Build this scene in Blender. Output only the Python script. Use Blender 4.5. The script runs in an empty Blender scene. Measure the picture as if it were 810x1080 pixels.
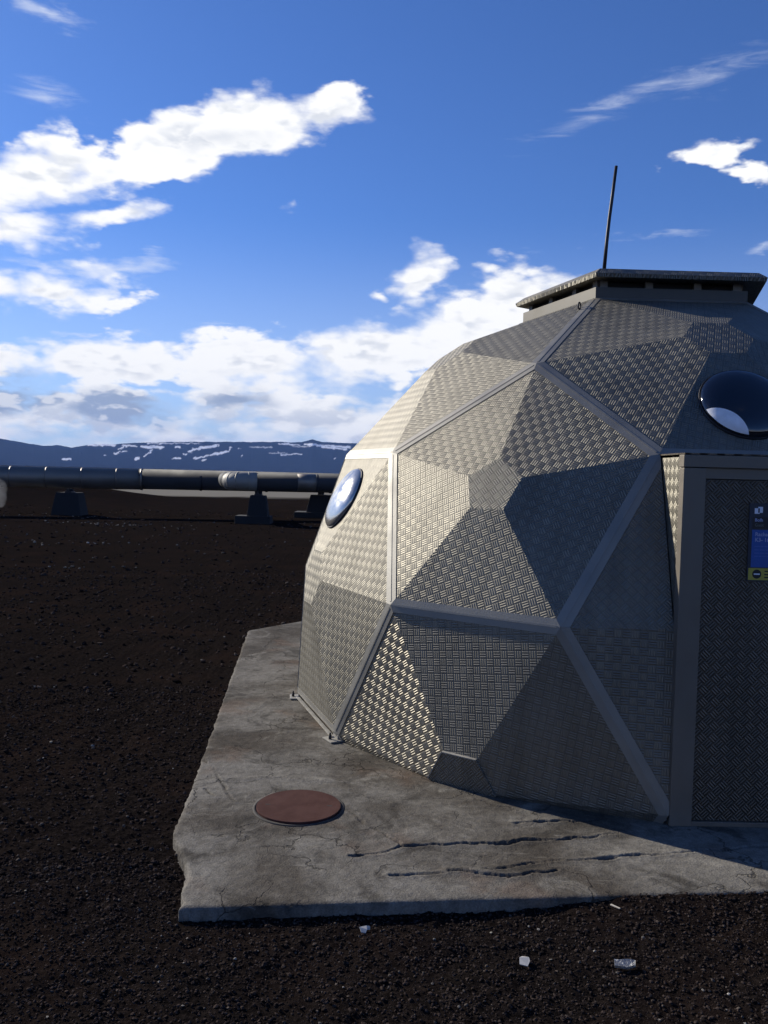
import bpy, bmesh, math, random
import numpy as np
from mathutils import Vector, Matrix

random.seed(7)
RNG = np.random.default_rng(11)
scene = bpy.context.scene
COL = scene.collection
R_ = math.radians

# ------------------------------------------------------------------ camera
cam_d = bpy.data.cameras.new('camera')
cam = bpy.data.objects.new('camera', cam_d)
COL.objects.link(cam)
cam_d.sensor_fit = 'VERTICAL'
cam_d.sensor_height = 36.0
cam_d.lens = 30.0
cam_d.clip_start = 0.05
cam_d.clip_end = 60000
cam.matrix_world = Matrix(((0.999673, -0.025582, 0.0, 0.0),
                           (0.001132, 0.044247, -0.999020, 0.0),
                           (0.025557, 0.998693, 0.044262, 1.6784),
                           (0, 0, 0, 1)))
scene.camera = cam

# ------------------------------------------------------------------ light
SUN_AZ = R_(-53.8)      # clockwise from +Y
SUN_EL = R_(26.0)
SUN_DIR = Vector((math.sin(SUN_AZ) * math.cos(SUN_EL), math.cos(SUN_AZ) * math.cos(SUN_EL), math.sin(SUN_EL)))
sun_d = bpy.data.lights.new('sun', 'SUN')
sun_d.energy = 4.4
sun_d.angle = R_(0.53)
sun_d.color = (1.0, 0.93, 0.80)
sun = bpy.data.objects.new('sun', sun_d)
COL.objects.link(sun)
sun.rotation_euler = (-SUN_DIR).to_track_quat('-Z', 'Y').to_euler()

scene.view_settings.view_transform = 'Standard'
scene.view_settings.look = 'None'
scene.view_settings.exposure = 0.5
scene.view_settings.gamma = 1.0
scene.view_settings.use_curve_mapping = False
scene.render.engine = 'CYCLES'
scene.cycles.use_denoising = True
scene.cycles.max_bounces = 6
scene.cycles.volume_bounces = 0


# ------------------------------------------------------------------ node helper
class NT:
    def __init__(s, tree):
        s.t = tree; s.n = tree.nodes; s.l = tree.links

    def new(s, kind, **kw):
        nd = s.n.new(kind)
        for k, v in kw.items():
            setattr(nd, k, v)
        return nd

    def put(s, sock, v):
        if isinstance(v, bpy.types.NodeSocket):
            s.l.new(v, sock)
        elif v is not None:
            sock.default_value = v

    def m(s, op, a, b=None, c=None, clamp=False):
        nd = s.new('ShaderNodeMath', operation=op, use_clamp=clamp)
        s.put(nd.inputs[0], a)
        if b is not None: s.put(nd.inputs[1], b)
        if c is not None: s.put(nd.inputs[2], c)
        return nd.outputs[0]

    def vm(s, op, a, b=None, scale=None):
        nd = s.new('ShaderNodeVectorMath', operation=op)
        s.put(nd.inputs[0], a)
        if b is not None: s.put(nd.inputs[1], b)
        if scale is not None: s.put(nd.inputs[3], scale)
        return nd.outputs[1] if op in ('LENGTH', 'DOT_PRODUCT', 'DISTANCE') else nd.outputs[0]

    def sep(s, v):
        nd = s.new('ShaderNodeSeparateXYZ'); s.put(nd.inputs[0], v); return nd.outputs

    def comb(s, x, y, z):
        nd = s.new('ShaderNodeCombineXYZ')
        for i, v in enumerate((x, y, z)): s.put(nd.inputs[i], v)
        return nd.outputs[0]

    def noise(s, vec, scale, detail=4, rough=0.55, dist=0.0, out=0, lac=2.0):
        nd = s.new('ShaderNodeTexNoise')
        s.put(nd.inputs['Vector'], vec)
        nd.inputs['Scale'].default_value = scale
        nd.inputs['Detail'].default_value = detail
        nd.inputs['Roughness'].default_value = rough
        nd.inputs['Lacunarity'].default_value = lac
        nd.inputs['Distortion'].default_value = dist
        return nd.outputs[out]

    def smooth(s, v, lo, hi, a=0.0, b=1.0):
        nd = s.new('ShaderNodeMapRange', interpolation_type='SMOOTHSTEP')
        s.put(nd.inputs[0], v)
        for i, q in enumerate((lo, hi, a, b)): s.put(nd.inputs[1 + i], q)
        return nd.outputs[0]

    def lin(s, v, lo, hi, a=0.0, b=1.0):
        nd = s.new('ShaderNodeMapRange')
        s.put(nd.inputs[0], v)
        for i, q in enumerate((lo, hi, a, b)): s.put(nd.inputs[1 + i], q)
        return nd.outputs[0]

    def mix(s, f, a, b, mode='MIX'):
        nd = s.new('ShaderNodeMix', data_type='RGBA', blend_type=mode)
        s.put(nd.inputs[0], f)
        for q, v in ((6, a), (7, b)):
            if isinstance(v, tuple) and len(v) == 3: v = (*v, 1)
            s.put(nd.inputs[q], v)
        return nd.outputs[2]

    def bump(s, h, strength=0.5, dist=0.01, normal=None):
        nd = s.new('ShaderNodeBump')
        nd.inputs['Strength'].default_value = strength
        nd.inputs['Distance'].default_value = dist
        s.put(nd.inputs['Height'], h)
        if normal is not None: s.put(nd.inputs['Normal'], normal)
        return nd.outputs[0]


# ------------------------------------------------------------------ sky
# Nishita sky with a procedural cloud layer in azimuth / elevation (degrees, azimuth clockwise from +Y)
CUMULUS = [(-22.6, 17.0, 7.4, 2.9, 15.1, 1.1), (-14.2, 19.7, 7.7, 2.35, 18.3, 1.1), (-9.32, 21.5, 8.0, 2.2, 12.1, 1.15),
           (-4.41, 22.54, 3.42, 1.7, 6.9, 1.05), (-17.6, 15.5, 5.0, 1.1, 17.1, 0.95), (-22.76, 14.2, 4.62, 1.81, 11.0, 0.95),
           (-21.8, 10.9, 6.4, 2.0, 5.6, 0.92), (-17.73, 10.26, 4.02, 0.92, 4.7, 0.7), (2.44, 12.68, 2.64, 2.37, 0.8, 0.85),
           (-0.56, 11.91, 1.13, 0.83, 1.5, 0.6), (8.4, 11.41, 5.14, 3.02, 21.3, 1.0), (4.41, 9.77, 6.86, 3.04, 12.3, 1.0),
           (-1.21, 7.82, 8.85, 2.95, 7.4, 1.0), (-9.34, 6.91, 8.64, 2.69, 2.6, 0.95), (-17.69, 6.46, 9.8, 2.13, 3.5, 0.9),
           (-24.3, 6.29, 6.34, 1.7, 4.4, 0.8), (20.2, 19.64, 4.6, 0.9, -1.6, 0.66), (22.58, 18.39, 3.25, 0.75, -11.4, 0.62),
           (-6.71, 17.45, 0.99, 0.78, 3.2, 0.55), (10.81, 12.45, 3.03, 1.75, -0.9, 0.8)]
CIRRUS = [(14.88, 22.53, 9.8, 1.3, 13.9, 0.58), (20.46, 23.59, 5.59, 1.37, 15.8, 0.6), (-21.51, 25.77, 3.1, 0.78, -5.7, 0.9),
          (16.92, 14.98, 6.29, 0.5, -0.1, 0.6), (-11.21, 9.24, 8.54, 0.54, 6.2, 0.5), (-17.76, 12.42, 8.01, 0.91, 2.3, 0.9),
          (22.93, 14.05, 1.54, 0.56, 16.7, 0.8), (-21.2, 21.15, 2.52, 1.62, -20.4, 0.6), (-18.85, 8.32, 8.52, 0.58, 4.3, 0.8),
          (11.65, 14.45, 7.23, 0.57, -1.5, 0.4)]
SHADED = [(-23.23, 4.37, 3.22, 1.38, 3.4, 1.0), (-17.37, 3.38, 4.34, 1.32, 2.6, 1.0), (-9.9, 4.12, 3.7, 0.99, 2.2, 0.6),
          (-11.41, 20.27, 4.25, 0.73, 13.7, 0.35)]
SKY_STRENGTH = 0.060


def build_world():
    w = bpy.data.worlds.new('World')
    scene.world = w
    w.use_nodes = True
    w.node_tree.nodes.clear()
    g = NT(w.node_tree)
    tc = g.new('ShaderNodeTexCoord').outputs['Generated']
    d = g.vm('NORMALIZE', tc)
    x, y, z = g.sep(d)
    az = g.m('MULTIPLY', g.m('ARCTAN2', x, y), 180 / math.pi)
    el = g.m('MULTIPLY', g.m('ARCSINE', z), 180 / math.pi)
    flat = g.vm('MULTIPLY', d, (1.0, 1.0, 2.3))
    # ragged outline: bend the coordinates with noise
    w1 = g.new('ShaderNodeTexNoise'); g.put(w1.inputs['Vector'], flat)
    w1.inputs['Scale'].default_value = 9; w1.inputs['Detail'].default_value = 5; w1.inputs['Roughness'].default_value = 0.6
    wob = g.vm('SCALE', g.vm('SUBTRACT', w1.outputs['Color'], (0.5, 0.5, 0.5)), scale=3.6)
    wx, wy, _ = g.sep(wob)
    P = g.comb(g.m('ADD', az, wx), g.m('ADD', el, wy), 0.0)

    def blobs(lst, vec):
        acc = None
        for (a, e, ra, re, rot, wt) in lst:
            mp = g.new('ShaderNodeMapping', vector_type='TEXTURE')
            g.put(mp.inputs['Vector'], vec)
            mp.inputs['Location'].default_value = (a, e, 0)
            mp.inputs['Rotation'].default_value = (0, 0, R_(rot))
            mp.inputs['Scale'].default_value = (ra * 1.25, re * 1.25, 1)
            gr = g.new('ShaderNodeTexGradient', gradient_type='SPHERICAL')
            g.put(gr.inputs[0], mp.outputs[0])
            v = g.m('MULTIPLY', gr.outputs['Fac'], wt)
            acc = v if acc is None else g.m('MAXIMUM', acc, v)
        return acc

    # the sky goes on round the horizon: a low bank of cumulus everywhere, loose clouds higher up outside the view
    away = g.smooth(g.m('ABSOLUTE', az), 28.0, 40.0)
    bank = g.m('MULTIPLY', g.smooth(el, 8.5, 3.0), 0.60)
    loose = g.m('MULTIPLY', g.smooth(g.noise(flat, 2.2, 3), 0.58, 0.78), g.m('MULTIPLY', away, 0.8))
    loose = g.m('MULTIPLY', loose, g.smooth(el, 75.0, 30.0))
    F = g.m('MAXIMUM', blobs(CUMULUS, P), g.m('MAXIMUM', bank, loose))

    def field(vec, det):
        """billows: rounded cells at two sizes over a broad noise"""
        bent = g.vm('ADD', vec, g.vm('SCALE', g.vm('SUBTRACT', w1.outputs['Color'], (0.5, 0.5, 0.5)), scale=0.035))
        out = g.m('MULTIPLY', g.noise(vec, 12, det, 0.60), 0.95)
        for sc_, wt in ((20, 0.30), (58, 0.16)):
            vo = g.new('ShaderNodeTexVoronoi', feature='F1')
            g.put(vo.inputs['Vector'], bent)
            vo.inputs['Scale'].default_value = sc_
            out = g.m('MULTIPLY_ADD', g.m('SUBTRACT', 0.48, vo.outputs['Distance']), wt, out)
        return out
    n1 = field(flat, 7)
    den_in = g.m('ADD', F, g.m('MULTIPLY', g.m('SUBTRACT', n1, 0.5), 1.05))
    soft = g.smooth(g.noise(flat, 7, 3), 0.40, 0.64, 0.44, 0.85)
    a_cum = g.smooth(den_in, 0.24, soft)
    # self shading: thickness here against thickness towards the sun
    off = g.vm('ADD', flat, (SUN_DIR.x * 0.010, SUN_DIR.y * 0.010, 0.022))
    n2 = field(off, 3)
    rel = g.m('SUBTRACT', n1, n2)
    lit = g.smooth(rel, -0.16, 0.03)
    thick = g.smooth(den_in, 0.42, 0.85)
    shade = g.m('MULTIPLY', g.m('SUBTRACT', 1.0, lit), g.m('MULTIPLY', thick, 0.42))
    low = g.m('MULTIPLY', g.smooth(el, 6.5, 2.5), g.smooth(g.noise(flat, 11, 5), 0.46, 0.60))
    sh2 = g.m('MAXIMUM', g.smooth(g.m('ADD', blobs(SHADED, P), g.m('MULTIPLY', g.m('SUBTRACT', n1, 0.5), 0.5)), 0.02, 0.55), g.m('MULTIPLY', low, 0.6))
    sh2 = g.m('MULTIPLY', sh2, g.m('SUBTRACT', 1.0, g.m('MULTIPLY', g.smooth(rel, 0.0, 0.10), 0.6)))
    shade = g.m('MAXIMUM', shade, g.m('MULTIPLY', sh2, 0.95), clamp=True)
    ccol = g.mix(shade, (0.76, 0.76, 0.76), (0.23, 0.29, 0.41))
    # cirrus
    mp = g.new('ShaderNodeMapping', vector_type='POINT')
    g.put(mp.inputs['Vector'], g.comb(az, el, 0.0))
    mp.inputs['Rotation'].default_value = (0, 0, R_(-14))
    mp.inputs['Scale'].default_value = (0.05, 0.36, 1)
    n3 = g.noise(mp.outputs[0], 3.4, 7, 0.66, 0.6)
    C = g.m('MAXIMUM', blobs(CIRRUS, P), g.m('MULTIPLY', g.smooth(g.noise(flat, 1.7, 2), 0.5, 0.75), g.m('MULTIPLY', away, 0.45)))
    a_cir = g.smooth(g.m('ADD', C, g.m('MULTIPLY', g.m('SUBTRACT', n3, 0.5), 1.5)), 0.25, 1.25, 0.0, 0.8)
    veil = g.m('MULTIPLY', g.smooth(el, 17.0, 3.0), 0.30)
    a_cir = g.m('MAXIMUM', a_cir, veil)

    sky = g.new('ShaderNodeTexSky', sky_type='NISHITA')
    sky.sun_disc = False
    sky.sun_elevation = SUN_EL
    sky.sun_rotation = SUN_AZ
    sky.altitude = 500
    sky.air_density = 1.0
    sky.dust_density = 0.35
    sky.ozone_density = 2.5
    skyc = g.vm('SCALE', sky.outputs[0], scale=SKY_STRENGTH)
    skyc = g.mix(1.0, skyc, (0.58, 0.89, 1.50), 'MULTIPLY')
    c1 = g.mix(a_cir, skyc, (0.60, 0.64, 0.72))
    c2 = g.mix(a_cum, c1, ccol)
    bg = g.new('ShaderNodeBackground')
    g.put(bg.inputs['Color'], c2)
    bg.inputs['Strength'].default_value = 1.0
    out = g.new('ShaderNodeOutputWorld')
    g.l.new(bg.outputs[0], out.inputs['Surface'])
    w.cycles.sampling_method = 'MANUAL'
    w.cycles.sample_map_resolution = 512


build_world()

# ------------------------------------------------------------------ mesh helpers
def tag(o, label=None, cat=None, group=None, kind=None):
    if label: o['label'] = label
    if cat: o['category'] = cat
    if group: o['group'] = group
    if kind: o['kind'] = kind
    return o


def link(name, mesh, mat=None, parent=None):
    o = bpy.data.objects.new(name, mesh)
    COL.objects.link(o)
    if mat is not None and not mesh.materials: mesh.materials.append(mat)
    if parent is not None: o.parent = parent
    return o


def empty(name, loc):
    o = bpy.data.objects.new(name, None)
    COL.objects.link(o)
    o.location = loc
    o.empty_display_size = 0.2
    return o


class MB:
    """collects polygons, then becomes one mesh"""
    def __init__(s): s.v = []; s.f = []; s.sm = []

    def poly(s, pts, smooth=False):
        b = len(s.v); s.v += [tuple(p) for p in pts]; s.f.append(tuple(range(b, b + len(pts)))); s.sm.append(smooth)

    def slab(s, pts, n, t):
        """plate: polygon pts pushed out along n by t"""
        n = Vector(n) * t
        top = [Vector(p) + n for p in pts]; bot = [Vector(p) for p in pts]
        s.poly(top); s.poly(bot[::-1])
        for i in range(len(pts)):
            j = (i + 1) % len(pts)
            s.poly([bot[i], bot[j], top[j], top[i]])

    def frame_box(s, o, ax, ay, az, x0, x1, y0, y1, z0, z1):
        o = Vector(o); ax = Vector(ax); ay = Vector(ay); az = Vector(az)
        P = lambda a, b, c: o + ax * a + ay * b + az * c
        s.slab([P(x0, y0, z0), P(x1, y0, z0), P(x1, y1, z0), P(x0, y1, z0)], az, z1 - z0)

    def box(s, x0, x1, y0, y1, z0, z1):
        s.frame_box((0, 0, 0), (1, 0, 0), (0, 1, 0), (0, 0, 1), x0, x1, y0, y1, z0, z1)

    def tube(s, path, rad, n=16, cap=True):
        path = [Vector(p) for p in path]
        rings = []
        ref = None
        for i, p in enumerate(path):
            t = (path[min(i + 1, len(path) - 1)] - path[max(i - 1, 0)]).normalized()
            if ref is None:
                ref = t.orthogonal().normalized()
            ref = (ref - t * ref.dot(t)).normalized()
            b = t.cross(ref)
            r = rad[i] if isinstance(rad, (list, tuple)) else rad
            rings.append([p + (ref * math.cos(k * 2 * math.pi / n) + b * math.sin(k * 2 * math.pi / n)) * r for k in range(n)])
        for a, c in zip(rings[:-1], rings[1:]):
            for k in range(n):
                s.poly([a[k], a[(k + 1) % n], c[(k + 1) % n], c[k]], True)
        if cap:
            s.poly(rings[0][::-1]); s.poly(rings[-1])

    def mesh(s, name, bevel=0.0, weld=True):
        me = bpy.data.meshes.new(name)
        me.from_pydata(s.v, [], s.f)
        me.polygons.foreach_set('use_smooth', s.sm)
        bm = bmesh.new(); bm.from_mesh(me)
        if weld: bmesh.ops.remove_doubles(bm, verts=bm.verts, dist=1e-5)
        bmesh.ops.recalc_face_normals(bm, faces=bm.faces)
        if bevel > 0:
            bmesh.ops.bevel(bm, geom=[e for e in bm.edges if len(e.link_faces) == 2 and e.calc_face_angle(0) > 0.5], offset=bevel, segments=2, affect='EDGES', profile=0.6, clamp_overlap=True)
        bm.to_mesh(me); bm.free(); me.update()
        return me

    def obj(s, name, mat, parent=None, bevel=0.0, weld=True):
        return link(name, s.mesh(name, bevel, weld), mat, parent)


def np_mesh(name, V, F, smooth=False):
    me = bpy.data.meshes.new(name)
    V = np.asarray(V, np.float32); F = np.asarray(F, np.int32)
    k = F.shape[1]
    me.vertices.add(len(V)); me.vertices.foreach_set('co', V.ravel())
    me.loops.add(F.size); me.loops.foreach_set('vertex_index', F.ravel())
    me.polygons.add(len(F))
    me.polygons.foreach_set('loop_start', np.arange(0, F.size, k, dtype=np.int32))
    me.polygons.foreach_set('use_smooth', np.full(len(F), smooth))
    me.update(calc_edges=True)
    return me


def vnoise(x, y, scale, seed=0, octaves=4, gain=0.5):
    """value noise in [-1, 1]"""
    out = np.zeros_like(x, dtype=float); amp = 1.0; tot = 0
    for o in range(octaves):
        u = x * scale; v = y * scale
        i = np.floor(u).astype(np.int64); j = np.floor(v).astype(np.int64)
        fu = u - i; fv = v - j
        fu = fu * fu * (3 - 2 * fu); fv = fv * fv * (3 - 2 * fv)
        def h(a, b):
            q = (a * 374761393 + b * 668265263 + (seed + o * 101) * 974634777) & 0xffffffff
            q = ((q ^ (q >> 13)) * 1274126177) & 0xffffffff
            return ((q ^ (q >> 16)) & 0xffff) / 32767.5 - 1.0
        out += amp * ((h(i, j) * (1 - fu) + h(i + 1, j) * fu) * (1 - fv) + (h(i, j + 1) * (1 - fu) + h(i + 1, j + 1) * fu) * fv)
        tot += amp; amp *= gain; scale *= 2.03
    return out / tot


# ------------------------------------------------------------------ materials
def material(name):
    m = bpy.data.materials.new(name); m.use_nodes = True
    g = NT(m.node_tree)
    return m, g, m.node_tree.nodes['Principled BSDF']


def mat_simple(name, col, rough=0.6, metal=0.0, var=0.15, scale=8.0, bump=0.0, bscale=60.0):
    m, g, b = material(name)
    co = g.new('ShaderNodeTexCoord').outputs['Object']
    n = g.noise(co, scale, 6, 0.6)
    f = g.lin(n, 0.3, 0.7, 1 - var, 1 + var)
    g.put(b.inputs['Base Color'], g.mix(1.0, (*col, 1), g.comb(f, f, f), 'MULTIPLY'))
    g.put(b.inputs['Roughness'], g.lin(n, 0.3, 0.7, max(rough - 0.08, 0), min(rough + 0.08, 1)))
    b.inputs['Metallic'].default_value = metal
    if bump > 0:
        g.put(b.inputs['Normal'], g.bump(g.noise(co, bscale, 5, 0.6), bump, 0.01))
    return m


def mat_tread(name, cell=0.040, tint=(0.205, 0.192, 0.161), rough=0.57, metal=0.9, amp=0.62):
    """embossed five-bar aluminium sheet; UVs are metres on the sheet"""
    m, g, b = material(name)
    uv = g.new('ShaderNodeUVMap'); uv.uv_map = 'UVMap'
    u, v, _ = g.sep(g.vm('SCALE', uv.outputs[0], scale=1.0 / cell))
    iu = g.m('FLOOR', u); iv = g.m('FLOOR', v)
    fu = g.m('SUBTRACT', g.m('SUBTRACT', u, iu), 0.5)
    fv = g.m('SUBTRACT', g.m('SUBTRACT', v, iv), 0.5)
    par = g.m('MODULO', g.m('ADD', g.m('ADD', iu, iv), 1000.0), 2.0)
    def pick(a, c):     # parity 0 -> a, 1 -> c
        return g.m('ADD', a, g.m('MULTIPLY', par, g.m('SUBTRACT', c, a)))
    a = pick(fu, fv)     # across the bars
    c = pick(fv, fu)     # along the bars
    win = g.m('MULTIPLY', g.smooth(g.m('ABSOLUTE', a), 0.47, 0.42), g.smooth(g.m('ABSOLUTE', c), 0.47, 0.40))
    sl = g.m('MULTIPLY', g.m('SINE', g.m('MULTIPLY', a, 2 * math.pi * 3.2)), g.m('MULTIPLY', win, amp))
    endw = g.m('MULTIPLY', g.smooth(g.m('ABSOLUTE', c), 0.34, 0.41), g.smooth(g.m('ABSOLUTE', c), 0.48, 0.42))
    sl2 = g.m('MULTIPLY', g.m('MULTIPLY', g.m('SIGN', c), endw), amp * 0.55)
    nx = pick(sl, sl2); ny = pick(sl2, sl)
    nc = g.comb(g.m('MULTIPLY_ADD', nx, 0.5, 0.5), g.m('MULTIPLY_ADD', ny, 0.5, 0.5), 1.0)
    nm = g.new('ShaderNodeNormalMap'); nm.uv_map = 'UVMap'
    g.put(nm.inputs['Color'], nc)
    co = g.new('ShaderNodeTexCoord').outputs['Object']
    big = g.noise(co, 1.6, 5, 0.6)
    fine = g.noise(co, 30, 4, 0.6)
    nrm = g.bump(g.noise(co, 2.6, 2, 0.5), 0.35, 0.014, nm.outputs[0])
    g.put(b.inputs['Normal'], nrm)
    mp = g.new('ShaderNodeMapping'); g.put(mp.inputs['Vector'], co); mp.inputs['Scale'].default_value = (9, 9, 0.8)
    runs = g.noise(mp.outputs[0], 1.0, 6, 0.65)      # rain runs and dust
    f = g.m('MULTIPLY', g.lin(big, 0.3, 0.7, 0.84, 1.10), g.m('MULTIPLY', g.lin(fine, 0.25, 0.75, 0.92, 1.06), g.lin(runs, 0.35, 0.65, 0.86, 1.08)))
    # worn crowns of the bars are brighter, the valleys hold dust
    f = g.m('MULTIPLY', f, g.m('MULTIPLY_ADD', win, 0.16, 0.88))
    g.put(b.inputs['Base Color'], g.mix(1.0, (*tint, 1), g.comb(f, f, f), 'MULTIPLY'))
    g.put(b.inputs['Roughness'], g.m('ADD', g.lin(big, 0.3, 0.7, rough - 0.05, rough + 0.08), g.m('MULTIPLY', g.m('SUBTRACT', 1.0, win), 0.06)))
    b.inputs['Metallic'].default_value = metal
    return m


M = {}
M['tread'] = mat_tread('tread_aluminium')
M['tread_worn'] = mat_tread('tread_aluminium_worn', amp=0.36)
M['tread_crisp'] = mat_tread('tread_aluminium_crisp', amp=0.80, tint=(0.25, 0.23, 0.19), rough=0.50)
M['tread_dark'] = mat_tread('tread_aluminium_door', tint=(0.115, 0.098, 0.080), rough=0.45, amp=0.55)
M['batten'] = mat_simple('smooth_aluminium', (0.24, 0.23, 0.205), 0.55, 0.5, 0.12, 5.0, 0.06, 90)
M['frame'] = mat_simple('door_frame_metal', (0.165, 0.145, 0.120), 0.55, 0.5, 0.1, 6.0, 0.05, 80)
M['black_metal'] = mat_simple('dark_metal', (0.03, 0.03, 0.035), 0.5, 0.6, 0.2, 20)
M['pale_metal'] = mat_simple('pale_galvanised', (0.30, 0.285, 0.25), 0.6, 0.25, 0.2, 12)
M['curb'] = mat_simple('curb_metal', (0.085, 0.079, 0.068), 0.55, 0.5, 0.15, 6)
M['void'] = mat_simple('vent_inside', (0.02, 0.02, 0.02), 0.9)
M['clad'] = mat_simple('pipe_cladding_bright', (0.20, 0.18, 0.16), 0.5, 0.7, 0.15, 1.5)
M['clad_dark'] = mat_simple('pipe_cladding_dull', (0.040, 0.042, 0.048), 0.75, 0.2, 0.2, 1.2)
M['elbow'] = mat_simple('elbow_cladding', (0.26, 0.25, 0.225), 0.6, 0.35, 0.1, 2.0)
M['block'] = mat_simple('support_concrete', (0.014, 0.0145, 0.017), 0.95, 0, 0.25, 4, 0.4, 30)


# ------------------------------------------------------------------ ground
def left_edge(y):
    ys = [2.9, 3.06, 3.104, 3.16, 3.22, 3.343, 3.42, 3.50, 3.58, 3.66, 3.737, 4.313, 6.5, 8.643, 9.277, 9.6, 10.4]
    xs = [-.727, -.722, -.727, -.72, -.748, -.747, -.768, -.80, -.835, -.872, -.906, -.950, -1.157, -1.352, -.872, -.2, .2]
    return np.interp(y, ys, xs)


def front_edge(x):
    return 3.104 + (x + .727) * 0.1025


def inside_slab(x, y, pad=0.0):
    return (y > front_edge(x) - pad) & (y < 10.0 + pad) & (x > left_edge(y) - pad) & (x < 5.0 + pad)


def ground_z(x, y, fine=True):
    x = np.asarray(x, float); y = np.asarray(y, float)
    r = np.hypot(x, y)
    near = np.exp(-(r / 25.0) ** 2)
    z = 0.035 * vnoise(x, y, 0.35, 3, 3) * np.clip(r / 4, 0.4, 1) 
    # loose gravel is heaped against the slab on the right of its front edge and along its left edge
    fe = front_edge(x) - y
    heap = np.exp(-np.clip(fe, 0, 9) / 0.35) * np.clip((x - 0.55) / 0.5, 0, 1) * 0.052 * (fe > -0.3)
    le = left_edge(y) - x
    heap2 = np.exp(-np.clip(le, 0, 9) / 0.4) * np.clip((y - 3.75) / 0.5, 0, 1) * 0.034 * ((le > -0.3) & (y < 10))
    z = z * np.where(np.minimum(np.abs(fe), np.abs(le)) < 0.5, 0.3, 1.0) + np.maximum(heap, heap2)
    if fine:
        z = z + near * (0.010 * vnoise(x, y, 9.0, 5, 2) + 0.007 * vnoise(x, y, 38.0, 9, 2))
    # far ground: low lava mounds behind the pipes
    z = z + 1.25 * np.exp(-(((x + 20) / 7.0) ** 2 + ((y - 42) / 6.0) ** 2))
    z = z + 0.9 * np.exp(-(((x - 2) / 5.0) ** 2 + ((y - 43) / 6.0) ** 2))
    far = np.clip((r - 30) / 40, 0, 1)
    z = z + far * 0.15 * vnoise(x, y, 0.09, 21, 3)
    z = np.where(inside_slab(x, y, 0.0) & (z > 0.02), np.where(inside_slab(x, y, -0.03), -0.02, np.minimum(z, 0.044)), z)
    return z


def geo(a, b, n):
    return a * (b / a) ** (np.arange(1, n + 1) / n)


def build_ground():
    xs = np.arange(-3.6, 2.7, 0.0145)
    xs = np.concatenate([(-3.6 - (geo(0.02, 9000, 95)))[::-1], xs, 2.7 + geo(0.03, 9000, 70)])
    ys = np.arange(2.25, 5.6, 0.0145)
    ys = np.concatenate([(2.25 - geo(0.05, 9000, 40))[::-1], ys, 5.6 + geo(0.02, 9000, 170)])
    X, Y = np.meshgrid(xs, ys)
    Z = ground_z(X, Y)
    nx, ny = len(xs), len(ys)
    idx = np.arange(nx * ny).reshape(ny, nx)
    F = np.stack([idx[:-1, :-1], idx[:-1, 1:], idx[1:, 1:], idx[1:, :-1]], -1).reshape(-1, 4)
    me = np_mesh('ground', np.stack([X, Y, Z], -1).reshape(-1, 3), F, True)
    m, g, b = material('lava_gravel')
    geo_n = g.new('ShaderNodeNewGeometry').outputs['Position']
    px_, py_, _ = g.sep(geo_n)
    n1 = g.noise(geo_n, 1.3, 6, 0.6)
    n2 = g.noise(geo_n, 45, 6, 0.7)
    n3 = g.noise(geo_n, 160, 3, 0.7)
    base = g.mix(g.smooth(n2, 0.35, 0.7), (0.0055, 0.0045, 0.0042), (0.020, 0.0155, 0.0138))
    base = g.mix(g.smooth(n1, 0.45, 0.7, 0, 0.6), base, (0.020, 0.0130, 0.0104))
    base = g.mix(g.smooth(n3, 0.72, 0.82, 0, 0.5), base, (0.035, 0.032, 0.03))
    # pale ash flat and the lava field beyond the pipes
    wav = g.m('MULTIPLY', g.m('SUBTRACT', g.noise(geo_n, 0.05, 4, 0.6), 0.5), 26.0)
    yy = g.m('ADD', py_, wav)
    pale = g.m('MULTIPLY', g.smooth(yy, 52, 57), g.smooth(yy, 84, 74))
    pale = g.m('MULTIPLY', pale, g.m('MULTIPLY', g.smooth(px_, -24, -19), g.smooth(px_, 2, -3)))
    base = g.mix(pale, base, (0.20, 0.185, 0.155))
    farf = g.m('MULTIPLY', g.smooth(yy, 74, 90), 1.0)
    farc = g.mix(g.smooth(g.noise(geo_n, 0.02, 5, 0.6), 0.45, 0.62), (0.010, 0.011, 0.014), (0.040, 0.040, 0.040))
    base = g.mix(farf, base, farc)
    g.put(b.inputs['Base Color'], base)
    b.inputs['Roughness'].default_value = 0.95
    b.inputs['Specular IOR Level'].default_value = 0.0
    h = g.m('ADD', g.m('MULTIPLY', n2, 0.6), g.m('MULTIPLY', n3, 0.4))
    g.put(b.inputs['Normal'], g.bump(h, 0.9, 0.012))
    return tag(link('ground', me, m), 'black lava gravel ground running out to the plain below the mountains', None, None, 'structure')


build_ground()

ICO_V = []
ICO_F = [(0, 11, 5), (0, 5, 1), (0, 1, 7), (0, 7, 10), (0, 10, 11), (1, 5, 9), (5, 11, 4), (11, 10, 2), (10, 7, 6), (7, 1, 8),
         (3, 9, 4), (3, 4, 2), (3, 2, 6), (3, 6, 8), (3, 8, 9), (4, 9, 5), (2, 4, 11), (6, 2, 10), (8, 6, 7), (9, 8, 1)]
PHI = (1 + 5 ** .5) / 2
for a_ in (1, -1):
    pass
ICO_V = np.array([(-1, PHI, 0), (1, PHI, 0), (-1, -PHI, 0), (1, -PHI, 0), (0, -1, PHI), (0, 1, PHI), (0, -1, -PHI), (0, 1, -PHI),
                  (PHI, 0, -1), (PHI, 0, 1), (-PHI, 0, -1), (-PHI, 0, 1)]) / math.hypot(1, PHI)
ICO_F = np.array(ICO_F)


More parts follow.
